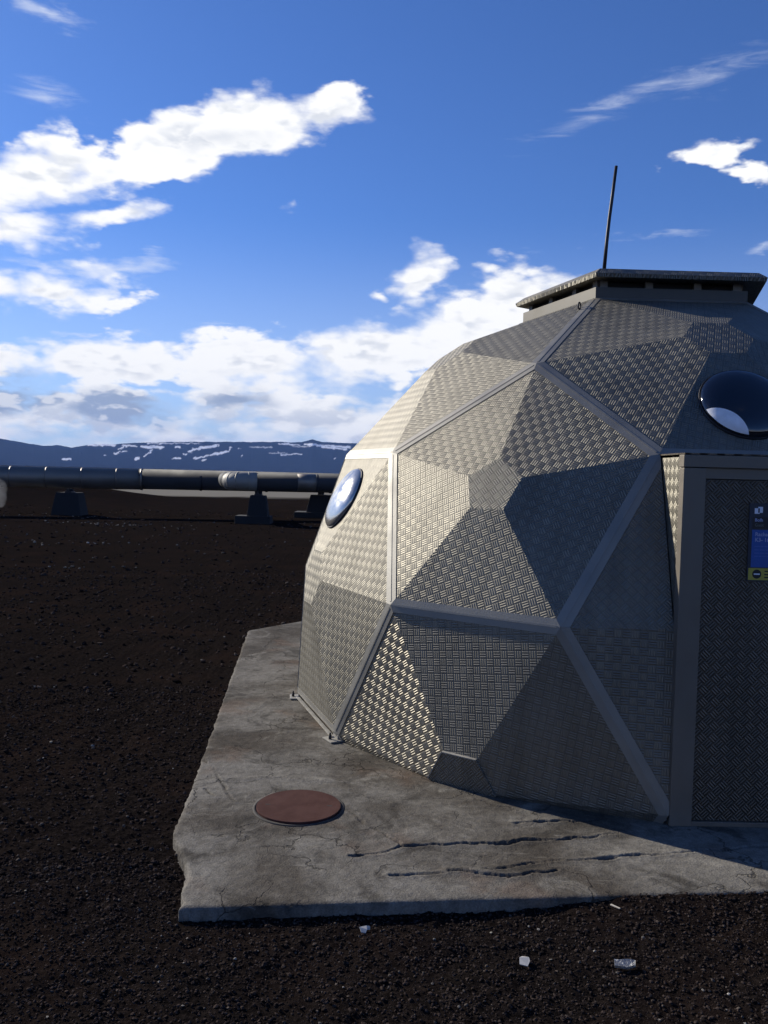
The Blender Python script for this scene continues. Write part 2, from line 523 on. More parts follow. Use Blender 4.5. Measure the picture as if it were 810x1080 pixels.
def rand_rot(n):
    q = RNG.normal(size=(n, 4)); q /= np.linalg.norm(q, axis=1)[:, None]
    w, x, y, z = q.T
    return np.stack([1 - 2 * (y * y + z * z), 2 * (x * y - z * w), 2 * (x * z + y * w),
                     2 * (x * y + z * w), 1 - 2 * (x * x + z * z), 2 * (y * z - x * w),
                     2 * (x * z - y * w), 2 * (y * z + x * w), 1 - 2 * (x * x + y * y)], -1).reshape(n, 3, 3)


def pebbles(name, pos, size, flat=0.7):
    n = len(pos)
    V = ICO_V[None] * (1 + RNG.uniform(-.32, .32, (n, 12, 1)))
    V = V * RNG.uniform(0.6, 1.25, (n, 1, 3))
    V = np.einsum('nij,nkj->nki', rand_rot(n), V) * size[:, None, None]
    V[:, :, 2] *= flat
    V = V + pos[:, None, :]
    F = ICO_F[None] + (np.arange(n) * 12)[:, None, None]
    return np_mesh(name, V.reshape(-1, 3), F.reshape(-1, 3), False)


def scatter(n, y0, y1, spread=0.60, x_off=0.0):
    """points over the ground, a wedge widening away from the near edge"""
    y = np.sqrt(RNG.uniform(y0 * y0, y1 * y1, n))
    x = RNG.uniform(-spread, spread, n) * y + x_off
    k = ~inside_slab(x, y, -0.004)
    return x[k], y[k]


def mat_pebble(name, c0, c1, c2):
    m, g, b = material(name)
    rnd = g.new('ShaderNodeNewGeometry').outputs['Random Per Island']
    c = g.mix(g.smooth(rnd, 0.1, 0.8), c0, c1)
    c = g.mix(g.smooth(rnd, 0.94, 1.0), c, c2)
    co = g.new('ShaderNodeTexCoord').outputs['Object']
    n = g.noise(co, 220, 3, 0.6)
    f = g.lin(n, 0.3, 0.7, 0.7, 1.25)
    g.put(b.inputs['Base Color'], g.mix(1.0, c, g.comb(f, f, f), 'MULTIPLY'))
    b.inputs['Roughness'].default_value = 0.85
    b.inputs['Specular IOR Level'].default_value = 0.0
    g.put(b.inputs['Normal'], g.bump(n, 0.6, 0.003))
    return m


def build_gravel():
    P = []; S = []
    for n, y0, y1, s0, s1 in ((42000, 2.2, 3.6, .0018, .0075), (26000, 3.4, 6.5, .0035, .012), (9000, 6.0, 14, .008, .026), (4000, 12, 34, .015, .05)):
        x, y = scatter(n, y0, y1)
        s = s0 + (s1 - s0) * RNG.random(len(x)) ** 2.6
        P.append(np.stack([x, y, ground_z(x, y) + s * 0.25], -1)); S.append(s)
    P = np.concatenate(P); S = np.concatenate(S)
    tag(link('gravel', pebbles('gravel', P, S), mat_pebble('lava_pebbles', (0.016, 0.0128, 0.0116), (0.050, 0.038, 0.033), (0.095, 0.08, 0.068))),
        'loose black lava gravel scattered over the ground', 'gravel', None, 'stuff')
    P = []; S = []
    for n, y0, y1, s0, s1 in ((150, 2.2, 4.0, .003, .007), (170, 4, 9, .005, .012), (170, 9, 34, .012, .035)):
        x, y = scatter(n, y0, y1)
        s = RNG.uniform(s0, s1, len(x))
        P.append(np.stack([x, y, ground_z(x, y) + s * 0.45], -1)); S.append(s)
    # a few drifts of pale chips in front of the pipes
    for cx, cy, sx, sy, n in ((-8.1, 25.0, 1.0, .35, 40), (-7.0, 18.5, 1.1, .25, 26), (-5.3, 14.2, .7, .15, 12), (-9.8, 28.5, .8, .3, 14)):
        x = RNG.normal(cx, sx, n); y = RNG.normal(cy, sy, n); s = RNG.uniform(.012, .04, n)
        P.append(np.stack([x, y, ground_z(x, y) + s * 0.4], -1)); S.append(s)
    P = np.concatenate(P); S = np.concatenate(S)
    tag(link('pale_chips', pebbles('pale_chips', P, S, 0.55), mat_pebble('pale_pebbles', (0.10, 0.09, 0.08), (0.24, 0.22, 0.19), (0.45, 0.43, 0.40))),
        'pale stone chips sprinkled thinly over the black gravel', 'stone chips', None, 'stuff')


build_gravel()


# ------------------------------------------------------------------ concrete slab
CRACKS = [  # points, half width, depth
    ([(-.10, 3.565), (.02, 3.60), (.12, 3.67), (.30, 3.70), (.44, 3.725), (.62, 3.745), (.86, 3.80), (1.11, 3.86)], .016, .030),
    ([(.06, 3.395), (.14, 3.41), (.32, 3.45), (.66, 3.53), (.95, 3.60), (1.26, 3.672), (1.76, 3.768), (2.1, 3.82)], .012, .022),
    ([(.12, 3.67), (.04, 3.78), (-.06, 3.92), (-.172, 4.112)], .011, .018),
    ([(.64, 3.959), (.85, 3.985), (1.108, 4.033)], .012, .022),
    ([(.492, 4.243), (.60, 4.17), (.70, 4.10)], .007, .012),
    ([(-.70, 4.12), (-.757, 4.26), (-.86, 4.49), (-.981, 4.748)], .009, .016),
    ([(-.88, 4.30), (-.80, 4.20)], .014, .014),
    ([(-.86, 4.43), (-.62, 4.47), (-.36, 4.46), (-.17, 4.44)], .006, .010),
    ([(-.50, 4.86), (-.62, 5.1), (-.60, 5.35)], .005, .006),
    ([(-.99, 5.63), (-.87, 5.75), (-.80, 5.95)], .006, .008),
    ([(-.14, 4.33), (.0, 4.20), (.07, 4.16)], .013, .010),
    ([(.30, 3.46), (.55, 3.43), (.75, 3.475)], .012, .02),
]


def seg_dist(X, Y, pts):
    d = np.full(X.shape, 9.0)
    for (x0, y0), (x1, y1) in zip(pts[:-1], pts[1:]):
        dx, dy = x1 - x0, y1 - y0
        t = np.clip(((X - x0) * dx + (Y - y0) * dy) / (dx * dx + dy * dy), 0, 1)
        d = np.minimum(d, np.hypot(X - x0 - t * dx, Y - y0 - t * dy))
    return d


def build_slab():
    s = np.concatenate([np.linspace(0, 0.0012, 3)[:-1], np.linspace(0.0012, 0.56, 420), np.linspace(0.56, 1, 40)[1:]])
    t = np.concatenate([np.linspace(0, 0.0008, 3)[:-1], np.linspace(0.0008, 0.22, 190), np.linspace(0.22, 1, 200)[1:]])
    S, T = np.meshgrid(s, t)
    y_b = 10.0
    # rows follow the front edge and flatten out towards the back
    Y = 3.104 + T * (y_b - 3.104)
    for _ in range(4):
        XL = left_edge(Y)
        X = XL + S * (5.0 - XL)
        Y = front_edge(X) * (1 - T) + y_b * T
    # chipped outline
    ch = 0.010 * vnoise(Y * 1.0, X * 0, 9.0, 31, 4) + 0.006 * vnoise(Y, X * 0, 40.0, 33, 2)
    X = X + ch * np.exp(-(X - left_edge(Y)) / 0.05)
    chf = 0.004 * vnoise(X, Y * 0, 7.0, 35, 4) + 0.0025 * vnoise(X, Y * 0, 60.0, 39, 2)
    Y = Y + chf * np.exp(-(Y - front_edge(X)) / 0.04)
    Z = 0.050 + 0.0035 * vnoise(X, Y, 1.6, 41, 3) + 0.0012 * vnoise(X, Y, 30, 43, 3)
    wx = 0.022 * vnoise(X, Y, 9, 51, 5, 0.62); wy = 0.030 * vnoise(X, Y, 9, 53, 5, 0.62)
    crk = np.zeros_like(X)
    for k, (pts, hw, dep) in enumerate(CRACKS):
        d = seg_dist(X + wx, Y + wy, pts)
        w = hw * 0.85 * (0.85 + 1.25 * vnoise(X, Y, 5.0, 60 + k, 5, 0.65))
        c = np.clip((w - d) / 0.008, 0, 1)
        crk = np.maximum(crk, c)
        Z -= 0.7 * dep * c * (0.8 + 0.5 * vnoise(X, Y, 30, 90 + k, 2))
        Z += 0.003 * np.exp(-((d - w) / 0.02) ** 2) * (1 - c)
    edge = np.minimum(X - left_edge(Y), Y - front_edge(X))
    Z -= 0.010 * np.exp(-np.clip(edge, 0, 1) / 0.006)
    V = np.stack([X, Y, Z], -1)
    ny, nx = X.shape
    idx = np.arange(nx * ny).reshape(ny, nx)
    F = np.stack([idx[:-1, :-1], idx[:-1, 1:], idx[1:, 1:], idx[1:, :-1]], -1).reshape(-1, 4)
    V = V.reshape(-1, 3)
    # skirts
    rim = np.concatenate([idx[0, ::-1], idx[1:, 0]])
    low = V[rim].copy(); low[:, 2] = -0.12
    low[:, :2] += RNG.normal(0, 0.0015, (len(rim), 2))
    base = len(V)
    V = np.concatenate([V, low])
    k = np.arange(len(rim) - 1)
    F2 = np.stack([rim[k], rim[k + 1], base + k + 1, base + k], -1)
    F = np.concatenate([F, F2])
    me = np_mesh('concrete_slab', V, F, True)
    at = me.attributes.new('crack', 'FLOAT', 'POINT')
    at.data.foreach_set('value', np.concatenate([crk.ravel(), np.zeros(len(low))]).astype(np.float32))
    m, g, b = material('weathered_concrete')
    pos = g.new('ShaderNodeNewGeometry').outputs['Position']
    n0 = g.noise(pos, 0.9, 6, 0.62, 0.4)
    n1 = g.noise(pos, 3.2, 8, 0.66, 0.6)
    n2 = g.noise(pos, 26, 6, 0.7)
    n3 = g.noise(pos, 140, 3, 0.7)
    c = g.mix(g.smooth(n0, 0.38, 0.62), (0.042, 0.036, 0.029), (0.098, 0.091, 0.079))
    c = g.mix(g.smooth(n1, 0.50, 0.66, 0, 0.8), c, (0.028, 0.025, 0.021))
    c = g.mix(g.smooth(n1, 0.46, 0.32, 0, 0.6), c, (0.135, 0.126, 0.108))
    c = g.mix(g.smooth(g.noise(pos, 1.7, 4, 0.6), 0.56, 0.68, 0, 0.45), c, (0.075, 0.050, 0.035))
    # scuffed pale scratches
    for rot, sc_, lo in ((28, 3.0, 0.62), (-38, 2.3, 0.65), (75, 1.7, 0.66)):
        mp = g.new('ShaderNodeMapping'); g.put(mp.inputs['Vector'], pos)
        mp.inputs['Rotation'].default_value = (0, 0, R_(rot)); mp.inputs['Scale'].default_value = (0.6, 8.0, 1)
        scr = g.noise(mp.outputs[0], sc_, 8, 0.72, 1.4)
        c = g.mix(g.smooth(scr, lo, lo + 0.06, 0, 0.5), c, (0.16, 0.15, 0.13))
    f = g.m('MULTIPLY', g.lin(n2, 0.3, 0.7, 1.35, 2.35), g.lin(n3, 0.3, 0.7, 0.72, 1.28))
    c = g.mix(1.0, c, g.comb(f, f, f), 'MULTIPLY')
    # hairline cracks
    vo = g.new('ShaderNodeTexVoronoi', feature='DISTANCE_TO_EDGE')
    wv = g.new('ShaderNodeTexNoise'); g.put(wv.inputs['Vector'], pos); wv.inputs['Scale'].default_value = 5; wv.inputs['Detail'].default_value = 6
    g.put(vo.inputs['Vector'], g.vm('ADD', pos, g.vm('SCALE', wv.outputs['Color'], scale=0.35))); vo.inputs['Scale'].default_value = 1.9
    hair = g.m('MULTIPLY', g.smooth(vo.outputs['Distance'], 0.010, 0.003), g.smooth(g.noise(pos, 1.3, 3), 0.42, 0.56))
    c = g.mix(g.m('MULTIPLY', hair, 0.6), c, (0.03, 0.027, 0.023))
    at_n = g.new('ShaderNodeAttribute'); at_n.attribute_name = 'crack'
    c = g.mix(g.m('MULTIPLY', at_n.outputs['Fac'], 0.5), c, (0.055, 0.048, 0.040))
    g.put(b.inputs['Base Color'], c)
    b.inputs['Roughness'].default_value = 0.92
    b.inputs['Specular IOR Level'].default_value = 0.05
    h = g.m('SUBTRACT', g.m('ADD', g.m('MULTIPLY', n2, 0.7), g.m('MULTIPLY', n3, 0.3)), g.m('MULTIPLY', hair, 0.5))
    g.put(b.inputs['Normal'], g.bump(h, 0.9, 0.012))
    tag(link('pavement', me, m), 'cracked grey concrete slab under the aluminium dome', None, None, 'structure')


build_slab()


def build_manhole():
    root = empty('manhole_cover', (-.377, 4.075, 0.05))
    n = 72
    def ring(r, z, wob=0):
        return [(r * math.cos(k * 2 * math.pi / n), r * math.sin(k * 2 * math.pi / n), z) for k in range(n)]
    mb = MB()
    prof = [(0.200, -0.006), (0.204, 0.001), (0.204, 0.012), (0.2025, 0.0135), (0.10, 0.0138), (0.0, 0.014)]
    rings = [ring(r, z) for r, z in prof[:-1]]
    for a, c in zip(rings[:-1], rings[1:]):
        for k in range(n):
            mb.poly([a[k], a[(k + 1) % n], c[(k + 1) % n], c[k]])
    for k in range(n):
        mb.poly([rings[-1][k], rings[-1][(k + 1) % n], (0, 0, prof[-1][1])])
    m, g, b = material('rust_brown_paint')
    co = g.new('ShaderNodeTexCoord').outputs['Object']
    n0 = g.noise(co, 9, 7, 0.65); n1 = g.noise(co, 70, 4, 0.6)
    c = g.mix(g.smooth(n0, 0.35, 0.65), (0.055, 0.022, 0.018), (0.075, 0.034, 0.028))
    c = g.mix(g.smooth(n1, 0.62, 0.75, 0, 0.6), c, (0.09, 0.05, 0.035))
    g.put(b.inputs['Base Color'], c); b.inputs['Roughness'].default_value = 0.85; b.inputs['Specular IOR Level'].default_value = 0.1
    g.put(b.inputs['Normal'], g.bump(n1, 0.25, 0.003))
    mb.obj('lid', m, root)
    for sg in (-1, 1):      # lifting slots
        sl = MB(); sl.box(sg * 0.150 - 0.012, sg * 0.150 + 0.012, -0.004, 0.004, 0.0139, 0.0143)
        sl.obj('lifting_slot', M['void'], root)
    fr = MB()
    for r0, r1, z0, z1 in ((0.207, 0.222, 0.0005, 0.0045),):
        a, c, d, e = ring(r0, z0), ring(r0, z1), ring(r1, z1), ring(r1, z0)
        for p, q in ((a, c), (c, d), (d, e)):
            for k in range(n):
                fr.poly([p[k], p[(k + 1) % n], q[(k + 1) % n], q[k]], True)
    fr.obj('rim', mat_simple('dirty_rim', (0.055, 0.048, 0.042), 0.9, 0, 0.4, 25), root)
    tag(root, 'round rust-brown metal cover lying flush in the concrete slab', 'manhole cover')


build_manhole()

# ------------------------------------------------------------------ the dome: a truncated icosahedron of frustum panels
RAD = 2.5
DOME_LOC = Vector((1.8550, 6.3945, 0.05))
ROTZ = Matrix.Rotation(R_(-125.24), 3, 'Z')
Z_CUT = -0.1895


def L(p):
    """dome units -> metres relative to the dome's base point on the slab"""
    p = ROTZ @ Vector(p)
    return Vector((p.x * RAD, p.y * RAD, (p.z + 0.19) * RAD))


ico = [Vector((0, 0, 1))]
ico += [Vector((2 * math.cos(R_(a)), 2 * math.sin(R_(a)), 1)) / 5 ** .5 for a in (0, 72, 144, 216, 288)]
ico += [Vector((2 * math.cos(R_(a)), 2 * math.sin(R_(a)), -1)) / 5 ** .5 for a in (36, 108, 180, 252, 324)]
ico += [Vector((0, 0, -1))]
SC = ((2 * ico[0] + ico[1]) / 3).length


def TV(i, j): return (2 * ico[i] + ico[j]) / 3 / SC


def adj(i, j): return abs(ico[i].dot(ico[j]) - 1 / 5 ** .5) < 1e-5


def clip(poly, f):
    out = []
    for a, b in zip(poly, poly[1:] + poly[:1]):
        fa, fb = f(a), f(b)
        if fa >= 0: out.append(a)
        if (fa > 0 > fb) or (fa < 0 < fb):
            out.append(a + (b - a) * (fa / (fa - fb)))
    return out


def build_dome():
    root = empty('geodesic_dome', DOME_LOC)
    tag(root, 'silver geodesic dome hut of embossed aluminium panels standing on the slab', 'dome')
    faces = []
    for i in range(12):
        nb = [j for j in range(12) if adj(i, j)]
        n = ico[i]
        e1 = (ico[nb[0]] - n * n.dot(ico[nb[0]])).normalized(); e2 = n.cross(e1)
        nb.sort(key=lambda j: math.atan2(ico[j].dot(e2), ico[j].dot(e1)))
        faces.append((('p', i), [((i, j)) for j in nb]))
    for i in range(12):
        for j in range(i + 1, 12):
            for k in range(j + 1, 12):
                if adj(i, j) and adj(j, k) and adj(i, k):
                    a, b, c = i, j, k
                    if (ico[b] - ico[a]).cross(ico[c] - ico[a]).dot(ico[a]) < 0: b, c = c, b
                    faces.append((('h', i, j, k), [(a, b), (b, a), (b, c), (c, b), (c, a), (a, c)]))
    n_door = Vector((math.cos(R_(36)), math.sin(R_(36)), 0)); t_door = Vector((-math.sin(R_(36)), math.cos(R_(36)), 0))
    BW = 0.0155      # batten flange width in dome units
    flanges = {}
    facets = {}
    for key, vids in faces:
        poly = [TV(*v) for v in vids]
        if max(p.z for p in poly) < Z_CUT + 0.02 or key == ('p', 0): continue
        c = sum(poly, Vector()) / len(poly); n = c.normalized()
        s, h = (0.199, 0.0503) if key[0] == 'p' else (0.20, 0.080)
        small = [c + s * (p - c) + h * n for p in poly]
        door = key == ('h', 1, 2, 6)
        N = len(poly)
        for q in range(N):
            r = (q + 1) % N
            quad = [poly[q], poly[r], small[r], small[q]]
            fn = (quad[1] - quad[0]).cross(quad[3] - quad[0]).normalized()
            if fn.dot(c) < 0: fn = -fn
            # inner sheet: the trapezoid less the batten flange
            ein = ((quad[2] + quad[3]) / 2 - (quad[0] + quad[1]) / 2)
            ed = (quad[1] - quad[0]).normalized()
            hgt = (ein - ed * ein.dot(ed)).length
            fr = BW / hgt
            b0 = quad[0] + (quad[3] - quad[0]) * fr; b1 = quad[1] + (quad[2] - quad[1]) * fr
            fl = [quad[0], quad[1], b1, b0]
            ek = tuple(sorted((vids[q], vids[r])))
            pieces = [quad]
            flp = [fl]
            if door:
                tm = (quad[0] + quad[1]) .dot(t_door) / 2
                if abs(tm) < 0.05: pieces = []; flp = []
                else:
                    sg = -1 if tm < 0 else 1
                    pieces = [clip(quad, lambda p: sg * p.dot(t_door) - 0.200)]
                    flp = [clip(fl, lambda p: sg * p.dot(t_door) - 0.200)]
            for pc in pieces:
                pc = clip(pc, lambda p: p.z - Z_CUT)
                if len(pc) >= 3: add_panel(root, pc, fn, key, q)
            for pc in flp:
                pc = clip(pc, lambda p: p.z - Z_CUT)
                if len(pc) >= 3: flanges.setdefault(ek, []).append((pc, fn, quad[0], quad[1]))
            facets[(key, vids[q], vids[r])] = (quad, fn)
        if not door:
            pc = clip(small, lambda p: p.z - Z_CUT)
            if len(pc) >= 3:
                low = key[0] == 'h' and c.z < -0.1
                if low: add_hatch(root, pc, n)
                else: add_panel(root, pc, n, key, 99)
    # battens over every edge between two faces
    for ek, parts in flanges.items():
        mb = MB()
        for pc, fn, a, b in parts:
            mb.slab([L(p) + (ROTZ @ fn) * 0.0005 for p in pc], ROTZ @ fn, 0.0028)
        a, b = parts[0][2], parts[0][3]
        nn = sum((p[1] for p in parts), Vector()).normalized()
        # raised seam along the middle
        za, zb = max(a.z, Z_CUT), max(b.z, Z_CUT)
        if a.z < Z_CUT: a = a + (b - a) * ((Z_CUT - a.z) / (b.z - a.z))
        if b.z < Z_CUT: b = b + (a - b) * ((Z_CUT - b.z) / (a.z - b.z))
        A = L(a); B = L(b); d = (B - A).normalized(); wn = ROTZ @ nn; sd = d.cross(wn).normalized()
        A2 = A + d * 0.02; B2 = B - d * 0.02
        mb.slab([A2 - sd * 0.005, B2 - sd * 0.005, B2 + sd * 0.005, A2 + sd * 0.005], wn, 0.005)
        mb.obj('batten', M['batten'], root)
    build_cap(root)
    build_door(root, n_door, t_door)
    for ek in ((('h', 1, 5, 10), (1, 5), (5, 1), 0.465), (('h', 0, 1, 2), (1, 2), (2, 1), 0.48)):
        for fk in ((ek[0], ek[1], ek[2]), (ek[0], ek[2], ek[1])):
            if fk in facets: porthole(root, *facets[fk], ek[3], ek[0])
    base_fittings(root)
    return root


def set_uv(me, fn, ang, off):
    """metres on the sheet, seen along fn"""
    up = Vector((0, 0, 1)); u = up.cross(fn)
    if u.length < 0.1: u = Vector((1, 0, 0))
    u.normalize(); v = fn.cross(u)
    ca, sa = math.cos(ang), math.sin(ang)
    uvl = me.uv_layers.new(name='UVMap')
    for lp in me.loops:
        p = me.vertices[lp.vertex_index].co
        a, b = p.dot(u), p.dot(v)
        uvl.data[lp.index].uv = (a * ca - b * sa + off[0], a * sa + b * ca + off[1])


ANG = {(('h', 1, 6, 10), 'C-P1'): 0.0}


def add_panel(root, pc, fn, key, q):
    pts = [L(p) for p in pc]; n = ROTZ @ fn
    mb = MB(); mb.slab([p - n * 0.004 for p in pts], n, 0.004)
    me = mb.mesh('panel')
    rnd = random.Random(str((key, q)))
    ang = rnd.choice((0, R_(45), R_(45), R_(90), R_(20), R_(-30)))
    c = sum(pc, Vector()) / len(pc)
    if key == ('h', 1, 6, 10):
        ang = R_(-31) if c.y < -0.1 else (R_(-8) if c.y < 0.1 else R_(10))
    if key == ('p', 1):
        ang = R_(45) if q == 99 else R_(-24)
        if c.z > 0.45 and q != 99: ang = R_(8) if c.y < 0 else R_(24)
    if key == ('h', 0, 1, 2): ang = R_(-52) if (c.y < 0.18 and c.z > 0.75) else R_(18)
    if key == ('h', 1, 5, 10): ang = R_(45)
    set_uv(me, n, ang, (rnd.random(), rnd.random()))
    worn = (key[0] == 'p' and q == 99 or key[0] == 'p' and c.z <= 0.45 and c.y < 0.10) or (key == ('h', 1, 6, 10) and c.y > -0.1)
    return link('panel', me, M['tread_crisp' if (key == ('h', 1, 6, 10) and c.y < -0.1) else ('tread_worn' if worn else 'tread')], root)


def add_hatch(root, pc, n0):
    n = ROTZ @ n0
    pts = [L(p) for p in pc]
    mb = MB(); mb.slab([p - n * 0.004 for p in pts], n, 0.016)
    me = mb.mesh('base_hatch'); set_uv(me, n, R_(45), (0.013, 0.02))
    o = link('base_hatch', me, M['tread'], root)
    # pale strips added on upper and sunward sides, standing in for sunlight
    ed = MB()
    cen = sum(pts, Vector()) / len(pts)
    for a, b in zip(pts, pts[1:] + pts[:1]):
        if a.z < 0.01 and b.z < 0.01: continue
        d = (b - a).normalized(); outw = n.cross(d)
        if outw.dot((a + b) / 2 - cen) < 0: outw = -outw
        if abs(outw.z) < 0.75 and outw.dot(SUN_DIR) < 0: continue
        ed.slab([a + n * 0.001, b + n * 0.001, b + n * 0.001 + outw * 0.005, a + n * 0.001 + outw * 0.005], n, 0.016)
    ed.obj('sunlit_edge', M['pale_metal'], o)


def build_cap(root):
    """ventilation cap: curb round the open top pentagon, posts, overhanging pentagon lid"""
    top = [TV(0, j) for j in (1, 2, 3, 4, 5)]
    ctr = L(Vector((0, 0, top[0].z)))
    T = [L(p) for p in top]
    def at(k, f, z):
        v = T[k] - ctr
        return ctr + v * f + Vector((0.036 if f > 1.01 else 0, 0, z))
    for k in range(5):
        r = (k + 1) % 5
        mb = MB()
        a, b = at(k, 1.0, -0.02), at(r, 1.0, -0.02)
        out = ((a + b) / 2 - ctr); out.z = 0; out.normalize()
        mb.slab([a, b, b + Vector((0, 0, 0.095)), a + Vector((0, 0, 0.095))], -out, 0.012)
        mb.obj('vent_curb', M['curb'], root)
        for f in (0.06, 0.36, 0.68, 0.94):
            p = a + (b - a) * f - out * 0.03
            mb = MB(); d = (b - a).normalized()
            mb.frame_box(p, d, -out, (0, 0, 1), -0.025, 0.025, 0, 0.03, 0.07, 0.15)
            mb.obj('vent_post', M['frame'], root)
    inner = MB()
    inner.slab([at(k, 0.90, 0.03) for k in range(5)], (0, 0, 1), 0.105)
    inner.obj('vent_core', M['void'], root)
    lid = MB()
    F1, F2 = 1.115, 1.04
    z0, z1, z2 = 0.126, 0.150, 0.190
    lo = [at(k, F1 - 0.01, z0) for k in range(5)]; md = [at(k, F1, z1) for k in range(5)]; hi = [at(k, F2, z2) for k in range(5)]
    lid.poly(lo[::-1]); lid.poly(hi)
    for k in range(5):
        r = (k + 1) % 5
        lid.poly([lo[k], lo[r], md[r], md[k]]); lid.poly([md[k], md[r], hi[r], hi[k]])
    me = lid.mesh('vent_lid')
    set_uv(me, Vector((0, 0, 1)), R_(30), (0, 0))
    o = link('vent_lid', me, M['tread'], root)
    # thin whip antenna at the corner, slightly bent
    p0 = at(0, 0.93, 0.18) + Vector((0.025, 0, 0))
    an = MB()
    right = Vector((1, 0, 0))
    path = [p0 + Vector((0, 0, -0.03)), p0 + right * 0.013 + Vector((0, 0, 0.2)), p0 + right * 0.025 + Vector((0, 0, 0.36)),
            p0 + right * 0.037 + Vector((0, 0, 0.48)), p0 + right * 0.058 + Vector((0, 0, 0.70))]
    an.tube(path, [0.013, 0.012, 0.0115, 0.0115, 0.0105], 10)
    an.obj('antenna', M['black_metal'], root)
    # lifting ring beside the seam below the cap
    B = TV(1, 0); Tt = TV(0, 1)
    p = L(Tt + (B - Tt) * 0.16); n = ROTZ @ Tt.normalized(); d = (L(B) - L(Tt)).normalized(); sd = n.cross(d)
    c = p - sd * 0.052 * (1 if (sd.x > 0) else -1) + n * 0.018
    rg = MB()
    rg.tube([c + (d * math.cos(a) + n * math.sin(a)) * 0.020 for a in [i * math.pi / 8 for i in range(17)]], 0.005, 6, cap=False)
    rg.obj('lifting_ring', M['black_metal'], root)


def build_door(root, n_door, t_door):
    n = ROTZ @ n_door; t = ROTZ @ t_door; up = Vector((0, 0, 1))
    RD = 0.968 * RAD
    ztop = (0.489 + 0.19) * RAD
    zc = (0.512 + 0.19) * RAD
    # leaf
    mb = MB()
    mb.frame_box((0, 0, 0), t, n, up, -0.393, 0.393, RD - 0.055, RD - 0.020, 0.025, ztop - 0.055)
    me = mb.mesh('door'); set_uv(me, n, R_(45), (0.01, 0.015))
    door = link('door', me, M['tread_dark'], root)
    hd = MB()
    hd.frame_box((0, 0, 0), t, n, up, 0.30, 0.345, RD - 0.020, RD - 0.014, 0.80, 0.98)
    hd.tube([n * (RD - 0.016) + t * 0.322 + up * 0.92, n * (RD + 0.03) + t * 0.322 + up * 0.92, n * (RD + 0.035) + t * 0.20 + up * 0.92], 0.009, 8)
    hd.obj('door_handle', M['frame'], door)
    for sg in (-1, 1):
        j = MB()
        lo, hi = sorted((sg * 0.500, sg * 0.395))
        j.frame_box((0, 0, 0), t, n, up, lo, hi, RD - 0.060, RD, 0.0, ztop - 0.003)
        j.obj('door_jamb', M['frame'], root, 0.003)
        # cheek: the side wall that fills the wedge between the leaning dome and the upright door
        ch = MB()
        bl = [(0.833, 0.512), (0.951, 0.172), (0.965, -0.172), (0.9655, -0.188), (0.946, -0.188), (0.946, 0.0), (0.946, 0.489), (0.946, 0.512)]
        prof = [(0.825, 0.508), (0.947, 0.19), (0.945, -0.188), (0.950, -0.188), (0.950, 0.508)]
        pts = [n * (r * RAD) + t * (sg * 0.494) + up * ((z + 0.19) * RAD) for r, z in prof]
        ch.slab(pts, t * (-sg), 0.006)
        cm = ch.mesh('door_cheek'); set_uv(cm, t * sg, R_(45), (0.02, 0.0))
        link('door_cheek', cm, M['tread'], root)
    h = MB()
    h.frame_box((0, 0, 0), t, n, up, -0.503, 0.503, RD - 0.060, RD + 0.004, ztop - 0.0, zc)
    h.obj('door_header', M['frame'], root, 0.003)
    st = MB()
    st.frame_box((0, 0, 0), t, n, up, -0.394, 0.394, RD - 0.058, RD - 0.014, ztop - 0.052, ztop - 0.001)
    st.obj('door_stop', M['frame'], root, 0.002)
    th = MB()
    th.frame_box((0, 0, 0), t, n, up, -0.394, 0.394, RD - 0.060, RD - 0.004, 0.0, 0.022)
    th.obj('door_sill', M['frame'], root, 0.002)
    cn = MB()
    cn.frame_box((0, 0, 0), t, n, up, -0.500, 0.500, 0.822 * RAD, RD + 0.005, zc + 0.002, zc + 0.009)
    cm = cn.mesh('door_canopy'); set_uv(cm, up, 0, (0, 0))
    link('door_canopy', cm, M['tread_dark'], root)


def mat_bubble(mirror):
    m, g, b = material('bubble_acrylic')
    b.inputs['Base Color'].default_value = (0.62, 0.59, 0.54, 1) if mirror else (0.004, 0.005, 0.010, 1)  # left bubble paler, its bright sky reflection put into the colour
    b.inputs['Metallic'].default_value = 0.75 if mirror else 0.0
    b.inputs['Roughness'].default_value = 0.06
    b.inputs['IOR'].default_value = 1.75
    co = g.new('ShaderNodeTexCoord').outputs['Object']
    n = g.noise(co, 14, 5, 0.6)
    g.put(b.inputs['Roughness'], g.lin(n, 0.35, 0.7, 0.12, 0.26) if mirror else g.lin(n, 0.35, 0.7, 0.03, 0.14))
    return m


BUBBLE = {True: mat_bubble(True), False: mat_bubble(False)}


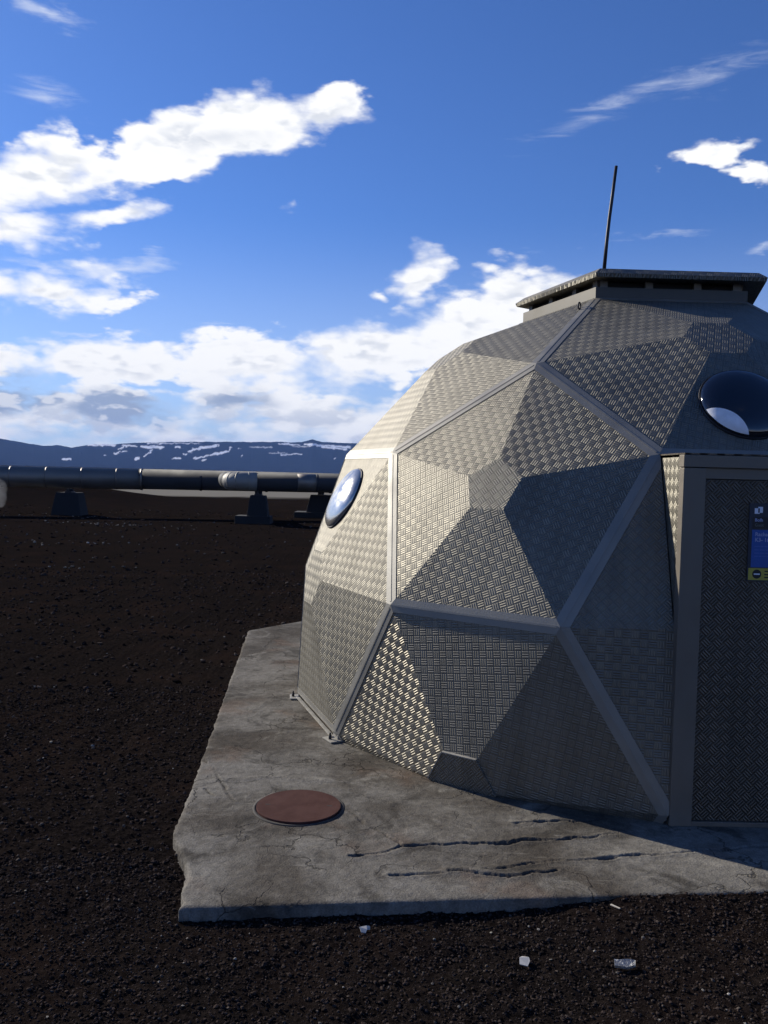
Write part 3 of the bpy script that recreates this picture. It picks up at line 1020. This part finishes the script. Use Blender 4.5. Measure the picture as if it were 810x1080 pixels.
def porthole(root, quad, fn, f, key):
    q = [L(p) for p in quad]; n = ROTZ @ fn
    c = (q[0] + q[1]) / 2 * (1 - f) + (q[2] + q[3]) / 2 * f
    e1 = (q[1] - q[0]).normalized(); e2 = n.cross(e1)
    r = (0.0925 if key[1] == 0 else 0.087) * RAD
    HB = 0.30 if key[1] == 0 else 0.25
    def ring(rr, h, k=48): return [c + (e1 * math.cos(i * 2 * math.pi / k) + e2 * math.sin(i * 2 * math.pi / k)) * rr + n * h for i in range(k)]
    mb = MB()
    prof = [(1.0, 0.004), (1.0, 0.012)] + [(math.cos(a), 0.012 + HB * r * math.sin(a)) for a in [i * math.pi / 2 / 9 for i in range(1, 9)]]
    rs = [ring(r * k, h) for k, h in prof]
    for a, b in zip(rs[:-1], rs[1:]):
        for k in range(48): mb.poly([a[k], a[(k + 1) % 48], b[(k + 1) % 48], b[k]], True)
    apex = c + n * (0.012 + HB * r)
    for k in range(48): mb.poly([rs[-1][k], rs[-1][(k + 1) % 48], apex], True)
    o = mb.obj('porthole', BUBBLE[key[1] != 0], root)
    rim = MB()
    A, B, C, D = ring(r + 0.001, 0.001), ring(r + 0.001, 0.013), ring(r + 0.005, 0.010), ring(r + 0.007, 0.001)
    for a, b in ((A, B), (B, C), (C, D)):
        for k in range(48): rim.poly([a[k], a[(k + 1) % 48], b[(k + 1) % 48], b[k]], True)
    rim.obj('porthole_rim', M['black_metal'], o)
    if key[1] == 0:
        # white crescent laid on the bubble, bright light put into its colour
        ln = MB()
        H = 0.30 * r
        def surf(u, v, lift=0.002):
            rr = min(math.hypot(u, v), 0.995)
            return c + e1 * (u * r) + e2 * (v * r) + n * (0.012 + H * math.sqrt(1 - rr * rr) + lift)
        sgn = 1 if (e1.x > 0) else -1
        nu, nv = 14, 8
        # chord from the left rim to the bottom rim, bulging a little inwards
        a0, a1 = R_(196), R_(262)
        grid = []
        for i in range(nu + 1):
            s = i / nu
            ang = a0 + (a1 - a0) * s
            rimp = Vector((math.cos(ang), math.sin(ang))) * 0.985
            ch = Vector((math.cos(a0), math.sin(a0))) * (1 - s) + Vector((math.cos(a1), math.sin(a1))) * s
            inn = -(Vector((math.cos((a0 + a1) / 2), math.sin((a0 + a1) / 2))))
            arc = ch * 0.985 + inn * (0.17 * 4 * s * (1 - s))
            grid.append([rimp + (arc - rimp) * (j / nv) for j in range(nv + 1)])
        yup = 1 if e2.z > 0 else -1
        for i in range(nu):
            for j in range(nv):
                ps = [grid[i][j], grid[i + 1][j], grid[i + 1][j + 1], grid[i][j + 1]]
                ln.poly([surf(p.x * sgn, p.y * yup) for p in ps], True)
        ln.obj('light_crescent', mat_simple('light_crescent', (0.78, 0.79, 0.82), 0.5, 0, 0.12, 20), o)


def base_fittings(root):
    ring = []
    for i, j in ((10, 1), (10, 5), (9, 5), (9, 4), (8, 4), (8, 3), (7, 3), (7, 2), (6, 2), (6, 1)):
        ring.append(TV(i, j))
    for k, p in enumerate(ring):
        P = L(p); out = Vector((P.x, P.y, 0)).normalized(); sd = Vector((0, 0, 1)).cross(out); P.z = 0
        if k not in (8, 9):
            mb = MB()
            mb.frame_box(P, sd, out, (0, 0, 1), -0.060, 0.060, -0.02, 0.055, 0.002, 0.011)
            mb.frame_box(P, sd, out, (0, 0, 1), -0.030, 0.030, -0.012, -0.004, 0.011, 0.070)
            o = mb.obj('anchor_bracket', M['pale_metal'], root, 0.002)
            bo = MB()
            bo.tube([P + out * 0.032 + Vector((0, 0, 0.009)), P + out * 0.032 + Vector((0, 0, 0.036))], 0.010, 6)
            bo.tube([P + out * 0.032 + Vector((0, 0, 0.036)), P + out * 0.032 + Vector((0, 0, 0.050))], 0.006, 8)
            bo.obj('anchor_bolt', M['black_metal'], o)
    # bottom angle along the upright hexagons' ground edges
    for a, b in ((0, 1), (2, 3), (4, 5), (6, 7)):
        A, B = L(ring[a]), L(ring[b]); A.z = B.z = 0
        d = (B - A).normalized(); out = Vector((d.y, -d.x, 0))
        if out.dot(A) < 0: out = -out
        mb = MB()
        ln = (B - A).length
        mb.frame_box(A, d, out, (0, 0, 1), 0.02, ln - 0.02, -0.004, 0.020, 0.0115, 0.018)
        mb.obj('base_angle', M['pale_metal'], root)
    # dark ring beam under the sheets
    rb = MB()
    pts = [Vector((L(p).x, L(p).y, 0)) for p in ring]
    for k in range(10):
        a, b = pts[k] * 0.955, pts[(k + 1) % 10] * 0.955
        d = (b - a).normalized(); out = Vector((d.y, -d.x, 0))
        rb.frame_box(a, d, out, (0, 0, 1), 0, (b - a).length, -0.03, 0.03, -0.002, 0.03)
    rb.obj('base_beam', M['void'], root)


dome = build_dome()


# ------------------------------------------------------------------ sign on the door
def flat_mat(name, col, rough=0.45):
    return mat_simple(name, col, rough, 0, 0.06, 30)


def text_mesh(s, size, bold=0.0):
    cu = bpy.data.curves.new('txt', 'FONT')
    cu.body = s; cu.size = size; cu.offset = bold
    cu.resolution_u = 3
    o = bpy.data.objects.new('txt', cu)
    COL.objects.link(o)
    dg = bpy.context.evaluated_depsgraph_get()
    me = bpy.data.meshes.new_from_object(o.evaluated_get(dg))
    bpy.data.objects.remove(o); bpy.data.curves.remove(cu)
    return me


def build_sign():
    n = ROTZ @ Vector((math.cos(R_(36)), math.sin(R_(36)), 0)); t = ROTZ @ Vector((-math.sin(R_(36)), math.cos(R_(36)), 0))
    org = DOME_LOC + n * (0.968 * RAD - 0.0195)
    org.z = 0
    root = empty('door_sign', org + t * (-0.178) + Vector((0, 0, 1.221)))
    root.rotation_euler = Matrix((t, Vector((0, 0, 1)), n)).transposed().to_euler()    # x along the sign, y up, z outwards
    W, H = 0.285, 0.366
    def plate(name, x0, x1, y0, y1, z0, z1, mat):
        mb = MB(); mb.box(x0, x1, y0, y1, z0, z1); return mb.obj(name, mat, root)
    navy = flat_mat('sign_navy', (0.012, 0.018, 0.035)); blue = flat_mat('sign_blue', (0.012, 0.075, 0.32))
    black = flat_mat('sign_black', (0.004, 0.004, 0.008)); yel = flat_mat('sign_yellow', (0.42, 0.36, 0.05)); wht = flat_mat('sign_white', (0.75, 0.77, 0.85))
    grey = flat_mat('sign_grey', (0.32, 0.36, 0.55))
    plate('sign_board', 0, W, 0, H, 0, 0.004, navy)
    plate('yellow_panel', 0.006, W - 0.006, 0.006, 0.062, 0.004, 0.0048, yel)
    plate('blue_panel', 0.016, W - 0.006, 0.066, 0.242, 0.004, 0.0048, blue)
    plate('black_panel', 0.016, W - 0.006, 0.248, 0.302, 0.004, 0.0048, black)
    # open-book pictogram: two leaves
    ic = MB()
    ic.box(0.024, 0.040, 0.317, 0.343, 0.004, 0.0047); ic.box(0.0475, 0.062, 0.322, 0.350, 0.004, 0.0047); ic.box(0.040, 0.0475, 0.343, 0.350, 0.004, 0.0047); ic.box(0.040, 0.0475, 0.317, 0.322, 0.004, 0.0047)
    ic.obj('pictogram', wht, root)
    def text(s, x, y, size, mat, z=0.0053, bold=0.0):
        me = text_mesh(s, size, bold)
        o = link('lettering', me, mat, root); o.location = (x, y, z)
    text('Bolh', 0.026, 0.281, 0.021, grey, bold=0.0004)
    text('Guot', 0.026, 0.258, 0.020, flat_mat('sign_dim', (0.10, 0.12, 0.12)))
    text('Rachad', 0.030, 0.213, 0.025, grey, bold=0.0005)
    text('K3- 16', 0.030, 0.187, 0.025, grey, bold=0.0005)
    for y in (0.162, 0.146, 0.131, 0.116):
        ln = MB()
        x = 0.030; rr = random.Random(int(y * 1e4))
        while x < W - 0.04:
            w = rr.uniform(0.010, 0.026); ln.box(x, x + w, y, y + 0.0035, 0.0048, 0.0053); x += w + 0.004
        ln.obj('small_print', flat_mat('sign_print', (0.05, 0.13, 0.42)), root)
    d = MB(); k = 28
    d.slab([(0.046 + 0.0215 * math.cos(i * 2 * math.pi / k), 0.034 + 0.0215 * math.sin(i * 2 * math.pi / k), 0.0048) for i in range(k)], (0, 0, 1), 0.0006)
    d.obj('round_symbol', black, root)
    bmk = MB(); bmk.box(0.032, 0.060, 0.031, 0.037, 0.0055, 0.0060); bmk.obj('symbol_bar', wht, root)
    for y in (0.045, 0.030, 0.016):
        lb = MB(); lb.box(0.082, 0.255, y, y + 0.006, 0.0048, 0.0053); lb.obj('small_print', black, root)
    tag(root, 'blue, black and yellow notice fixed to the dome door', 'sign')


build_sign()


# ------------------------------------------------------------------ pipeline
def support(name, x, y, w, h, zt, label, base_w=None, base_h=0.0):
    root = empty(name, (x, y, 0))
    mb = MB()
    z0 = base_h
    dpt = w * 0.8
    lo = [(-w / 2, -dpt / 2, z0), (w / 2, -dpt / 2, z0), (w / 2, dpt / 2, z0), (-w / 2, dpt / 2, z0)]
    k = 0.78
    md = [(p[0] * k, p[1] * k, h - 0.12) for p in lo]; hi = [(p[0] * k * 0.92, p[1] * k * 0.92, h) for p in lo]
    mb.poly(lo[::-1])
    for a, b in ((lo, md), (md, hi)):
        for i in range(4): mb.poly([a[i], a[(i + 1) % 4], b[(i + 1) % 4], b[i]])
    mb.poly(hi)
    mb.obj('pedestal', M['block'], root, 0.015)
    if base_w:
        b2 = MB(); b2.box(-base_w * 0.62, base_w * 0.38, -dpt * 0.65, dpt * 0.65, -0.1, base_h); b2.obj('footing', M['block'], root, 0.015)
    s = MB()
    s.box(-0.11, 0.11, -0.16, 0.16, h, h + 0.04); s.box(-0.03, 0.03, -0.14, 0.14, h + 0.04, zt); s.box(-0.12, 0.12, -0.012, 0.012, h + 0.04, zt)
    s.obj('steel_shoe', M['black_metal'], root)
    tag(root, label, 'pipe support', 'concrete supports under the pipelines')


def build_pipes():
    # large back pipe
    root = empty('insulated_pipeline', (-12.0, 29.0, 0))
    def rel(p): return Vector(p) - root.location
    A = Vector((-34, 25.0, 1.235)); J = Vector((-8.45, 29.75, 1.28)); B = Vector((40, 39.2, 1.36))
    d1 = (J - A).normalized()
    mb = MB(); mb.tube([rel(A), rel(J)], 0.358, 40)
    o = mb.obj('bright_cladding', M['clad'], root); o['label'] = 'brighter clad section of the pipe left of the joint'
    k = 0
    L1 = (J - A).length
    for s in np.arange(1.0, L1, 1.15):
        b = MB(); p = A + d1 * float(s); b.tube([rel(p - d1 * 0.03), rel(p + d1 * 0.03)], 0.362, 40); b.obj('clad_band', M['clad'], root)
    d2 = (B - J).normalized()
    mb = MB(); mb.tube([rel(J - d2 * 0.1 + Vector((0, 0, 0.015))), rel(B)], 0.352, 40)
    mb.obj('dull_cladding', M['clad_dark'], root)
    for s in np.arange(2.0, 30, 2.3):
        b = MB(); p = J + d2 * float(s); b.tube([rel(p - d2 * 0.04), rel(p + d2 * 0.04)], 0.358, 40); b.obj('clad_band', M['clad_dark'], root)
    b = MB(); b.tube([rel(J - d1 * 0.05), rel(J + d1 * 0.02)], 0.375, 40); b.obj('joint_collar', M['clad'], root)
    tag(root, 'thick insulated steam pipe crossing behind the lot, bright clad on the left', 'pipeline')
    # branch pipe with a mitred elbow
    root2 = empty('branch_pipeline', (-4.6, 27.4, 0))
    def rel2(p): return Vector(p) - root2.location
    E0 = Vector((-4.35, 27.28, 1.335)); E1 = Vector((9.0, 30.6, 1.335)); dd = (E1 - E0).normalized(); back = Vector((-dd.y, dd.x, 0))
    mb = MB(); mb.tube([rel2(E0), rel2(E1)], 0.278, 36); mb.obj('dull_cladding', M['clad_dark'], root2)
    for s in (2.2, 3.35, 5.2):
        b = MB(); p = E0 + dd * s; b.tube([rel2(p - dd * 0.03), rel2(p + dd * 0.03)], 0.284, 36); b.obj('clad_band', M['clad_dark'], root2)
    pl = MB(); pl.tube([rel2(E0 + dd * 1.55), rel2(E0 + dd * 2.15)], 0.283, 36); pl.obj('patch_sheet', M['clad'], root2)
    rc = 0.42
    cen = E0 - dd * 0.12 + back * rc
    angs = [0, 22, 45, 68, 90]
    prev = None
    pts = [cen - back * rc * math.cos(R_(a)) - dd * rc * math.sin(R_(a)) for a in angs]
    pts = [E0] + pts
    pts = [E0 + dd * 0.25, E0] + [cen - back * rc * math.cos(R_(a)) - dd * rc * math.sin(R_(a)) for a in range(0, 91, 9)]
    g_ = MB(); g_.tube([rel2(p) for p in pts], 0.296, 36); el_ = g_.obj('elbow', M['elbow'], root2)
    for k in (1, 5, 8, 11):
        dv = (pts[min(k + 1, len(pts) - 1)] - pts[k - 1]).normalized()
        g_ = MB(); g_.tube([rel2(pts[k] - dv * 0.018), rel2(pts[k] + dv * 0.018)], 0.303, 36); g_.obj('elbow_band', M['elbow'], el_)
    g_ = MB(); g_.tube([rel2(pts[-1]), rel2(pts[-1] + back * 2.9)], 0.278, 36); g_.obj('return_leg', M['clad_dark'], root2)
    tag(root2, 'thinner dark pipe with a pale mitred elbow, running in behind the dome', 'pipeline')
    support('pipe_support', -10.8, 29.3, 1.02, 0.78, 0.905, 'squat concrete block under the brightly clad left stretch of pipe')
    support('pipe_support', -4.05, 27.45, 0.66, 0.90, 1.062, 'concrete pedestal on a wide footing just right of the pale elbow', 1.12, 0.24)
    support('pipe_support', -2.35, 31.6, 1.0, 0.86, 1.0, 'shaded concrete block with low footing beside the dome, under the rear pipe', 1.5, 0.22)
    

build_pipes()


# ------------------------------------------------------------------ mountains
def build_mountains():
    prof_a = [-75, -60, -48, -40, -33, -28, -24.3, -22.7, -21.8, -21.0, -20.2, -18.9, -17.5, -15.9, -12.9, -9.0, -6.75, -5.6, -4.9, -4.3, -2.3, 2, 8, 16, 26, 40, 55, 75]
    prof_e = [.7, 1.0, 1.3, 1.5, 1.75, 1.8, 1.60, 1.37, 1.22, 1.33, 1.18, 1.45, 1.50, 1.66, 1.80, 1.93, 1.98, 2.02, 2.2, 2.05, 2.04, 1.9, 2.0, 1.7, 1.5, 1.6, 1.1, .7]
    D0 = 5200.0
    az = np.concatenate([np.linspace(-75, -27, 160), np.linspace(-27, 1, 700)[1:], np.linspace(1, 75, 220)[1:]])
    tt = np.concatenate([np.linspace(0, 1, 56), np.linspace(1, 1.6, 10)[1:]])
    A, T = np.meshgrid(az, tt)
    top = np.tan(np.radians(np.interp(A, prof_a, prof_e))) * D0
    top = top + 3.0 * vnoise(A, A * 0, 2.2, 71, 4)
    # steep scarp with gullies, then a plateau running back
    slope = np.clip(T, 0, 1)
    gully = vnoise(A * 1.0 + 0.25 * np.sin(T * 3), T * 1.2, 1.5, 73, 5)
    hgt = top * (0.25 * slope + 0.75 * slope ** 1.4) + top * 0.07 * gully * np.sin(np.pi * slope)
    dist = D0 - (1 - slope) * 900 + np.clip(T - 1, 0, 1) * 2500 + 60 * gully * np.sin(np.pi * slope)
    Z = np.where(T > 1, top - (T - 1) * 25, hgt) - 4.0 * (T == 0)
    # keep the elevation angle of the rim
    Z = Z * np.where(T <= 1, 1, 1.0)
    X = dist * np.sin(np.radians(A)); Y = dist * np.cos(np.radians(A))
    ny, nx = X.shape
    idx = np.arange(nx * ny).reshape(ny, nx)
    F = np.stack([idx[:-1, :-1], idx[:-1, 1:], idx[1:, 1:], idx[1:, :-1]], -1).reshape(-1, 4)
    me = np_mesh('mountains', np.stack([X, Y, Z], -1).reshape(-1, 3), F, True)
    # snow lies along the rim and in chosen gullies (azimuth, share of the height)
    el = np.degrees(np.arctan2(Z - 1.7, dist))
    snow = np.zeros_like(X)
    streaks = [([(-19.1, 1.38), (-17.6, 1.40)], .07), ([(-17.0, 1.43), (-16.2, 1.40)], .05), ([(-16.9, 1.38), (-17.3, 1.18)], .05), ([(-15.5, 1.60), (-12.2, 1.72)], .035),
               ([(-15.9, 1.38), (-14.6, 1.36)], .08), ([(-15.3, 1.22), (-15.7, .75)], .055), ([(-13.8, 1.43), (-13.5, 1.42)], .06), ([(-12.9, 1.15), (-12.3, 1.40), (-11.2, 1.58)], .085),
               ([(-12.6, .72), (-11.4, 1.0), (-10.4, 1.24), (-10.3, 1.50)], .06), ([(-9.8, 1.44), (-9.7, 1.46)], .05), ([(-17.2, 1.0), (-16.8, 1.05)], .05), ([(-17.6, .88), (-17.3, .93)], .05),
               ([(-16.2, .58), (-16.0, .66)], .09), ([(-20.6, .42), (-20.2, .44)], .06), ([(-9.0, 1.55), (-7.6, 1.6)], .03), ([(-7.7, 1.2), (-6.6, 1.22)], .03), ([(-7.2, 1.30), (-6.9, 1.1), (-5.6, 1.22)], .04),
               ([(-7.0, 1.86), (-5.8, 1.80)], .05), ([(-5.4, 1.86), (-4.0, 1.80), (-2.4, 1.74)], .07), ([(-4.3, 1.7), (-2.6, 1.6)], .06), ([(-6.2, 1.70), (-5.0, 1.72)], .03), ([(-14.0, .68), (-13.5, .72)], .05),
               ([(-13.2, .95), (-13.1, .98)], .05), ([(-9.6, .95), (-9.5, 1.0)], .04), ([(-3.4, .95), (-3.3, 1.0)], .05), ([(-12.0, .62), (-11.8, .66)], .04), ([(-18.2, .73), (-18.1, .75)], .04),
               ([(-32, 1.6), (-29, 1.6)], .06), ([(4, 1.7), (9, 1.8)], .07), ([(14, 1.6), (16, 1.2)], .07), ([(-38, 1.2), (-37, .8)], .06), ([(24, 1.3), (30, 1.35)], .06)]
    An = A + 0.18 * vnoise(A, el, 7, 81, 3); En = el + 0.07 * vnoise(A, el, 6, 83, 3)
    for pts, w in streaks:
        d = seg_dist(An * 1.0, En, pts)
        snow = np.maximum(snow, np.clip((w * 1.3 * (1 + 0.6 * vnoise(A, el * 3, 4, 85, 3)) - d) / 0.05, 0, 1))
    snow = np.where(T > 1.02, np.clip(vnoise(A, T * 8, 1.0, 87, 4) * 4 + 0.4, 0, 1), snow)
    at = me.attributes.new('snow', 'FLOAT', 'POINT'); at.data.foreach_set('value', snow.ravel().astype(np.float32))
    m, g, b = material('mountain_rock')
    pos = g.new('ShaderNodeNewGeometry').outputs['Position']
    n = g.noise(pos, 0.006, 7, 0.65)
    rock = g.mix(g.smooth(n, 0.35, 0.65), (0.0015, 0.0018, 0.0026), (0.005, 0.0052, 0.006))
    an = g.new('ShaderNodeAttribute'); an.attribute_name = 'snow'
    g.put(b.inputs['Base Color'], g.mix(an.outputs['Fac'], rock, (0.82, 0.84, 0.88)))
    b.inputs['Roughness'].default_value = 0.95
    b.inputs['Specular IOR Level'].default_value = 0.0
    tag(link('mountains', me, m), 'long flat-topped blue mountain range streaked with snow', None, None, 'structure')


build_mountains()


# ------------------------------------------------------------------ litter on the gravel
def litter(name, pts, x, y, rot, mat, label, cat, h=0.004, curl=0.004):
    o_z = float(ground_z(np.array([x]), np.array([y]))[0])
    bm = bmesh.new()
    pts = [(p[0] * 0.72, p[1] * 0.72) for p in pts]
    top = [bm.verts.new((p[0], p[1], h + curl * math.sin(9 * p[0] * 30) + curl * (p[1] > 0))) for p in pts]
    f = bm.faces.new(top)
    r = bmesh.ops.extrude_face_region(bm, geom=[f])
    for v in [q for q in r['geom'] if isinstance(q, bmesh.types.BMVert)]: v.co.z -= h * 0.6
    bmesh.ops.recalc_face_normals(bm, faces=bm.faces)
    me = bpy.data.meshes.new(name); bm.to_mesh(me); bm.free()
    o = link(name, me, mat); o.location = (x, y, o_z + 0.006); o.rotation_euler = (R_(6), R_(-4), rot)
    tag(o, label, cat)


paper = flat_mat('white_paper', (0.42, 0.41, 0.39), 0.8)
litter('paper_scrap', [(-.028, -.018), (-.005, -.024), (.006, -.012), (.026, -.002), (.030, .010), (.012, .012), (-.006, .020), (-.026, .012)], -.03, 3.064, 0.35, paper,
       'torn white paper scrap on the gravel just below the slab front edge', 'paper scrap')
litter('paper_scrap', [(-.022, -.030), (.016, -.034), (.026, .006), (.020, .030), (-.012, .034), (-.024, .010)], .526, 2.882, -0.2, paper,
       'small squarish white paper scrap on the gravel, nearest the bottom edge', 'paper scrap')
litter('foil_wrapper', [(-.055, -.018), (.0, -.022), (.042, -.014), (.046, .016), (.01, .020), (-.028, .016), (-.052, .020)], .867, 2.846, -0.1,
       mat_simple('foil', (0.30, 0.30, 0.30), 0.4, 0.7, 0.3, 60, 0.6, 90), 'crumpled grey foil wrapper on the gravel right of the paper scraps', 'wrapper', 0.014, 0.005)
litter('wood_splinter', [(-.030, -.004), (.030, -.002), (.032, .003), (-.028, .005)], .93, 3.22, -0.9, flat_mat('pale_wood', (0.40, 0.36, 0.30), 0.8),
       'pale wood splinter lying close to the slab front edge', 'splinter', 0.005, 0.001)


# ------------------------------------------------------------------ haze
def build_steam():
    """a low puff of steam drifting at the far left, beyond the gravel"""
    bm = bmesh.new(); bmesh.ops.create_icosphere(bm, subdivisions=4, radius=1.0)
    for v in bm.verts:
        c = v.co
        k = 1 + 0.35 * float(vnoise(np.array([c.x * 1.0 + c.z]), np.array([c.y + 2 * c.z]), 1.6, 5, 3)[0])
        v.co = Vector((c.x * 0.40 * k + 0.10 * c.z, c.y * 0.40 * k, c.z * 0.55 * k))
    me = bpy.data.meshes.new('steam'); bm.to_mesh(me); bm.free()
    m = bpy.data.materials.new('steam_vapour'); m.use_nodes = True
    nt = m.node_tree; nt.nodes.clear()
    v = nt.nodes.new('ShaderNodeVolumePrincipled'); out = nt.nodes.new('ShaderNodeOutputMaterial')
    v.inputs['Color'].default_value = (0.95, 0.95, 0.95, 1); v.inputs['Density'].default_value = 0.3
    nt.links.new(v.outputs[0], out.inputs['Volume'])
    o = link('steam', me, m); o.location = (-12.05, 26.2, 0.66)
    tag(o, 'small puff of white steam low at the far left under the pipe', 'steam', None, 'stuff')


build_steam()


def build_haze():
    mb = MB(); mb.box(-9400, 9400, -9400, 9400, -8, 330)
    m = bpy.data.materials.new('haze_air'); m.use_nodes = True
    nt = m.node_tree; nt.nodes.clear()
    v = nt.nodes.new('ShaderNodeVolumePrincipled'); out = nt.nodes.new('ShaderNodeOutputMaterial')
    v.inputs['Color'].default_value = (0.27, 0.47, 1.0, 1)
    v.inputs['Density'].default_value = 0.000068
    nt.links.new(v.outputs[0], out.inputs['Volume'])
    o = mb.obj('haze', m)
    tag(o, 'thin blue haze over the plain in front of the mountains', 'haze', None, 'stuff')


build_haze()
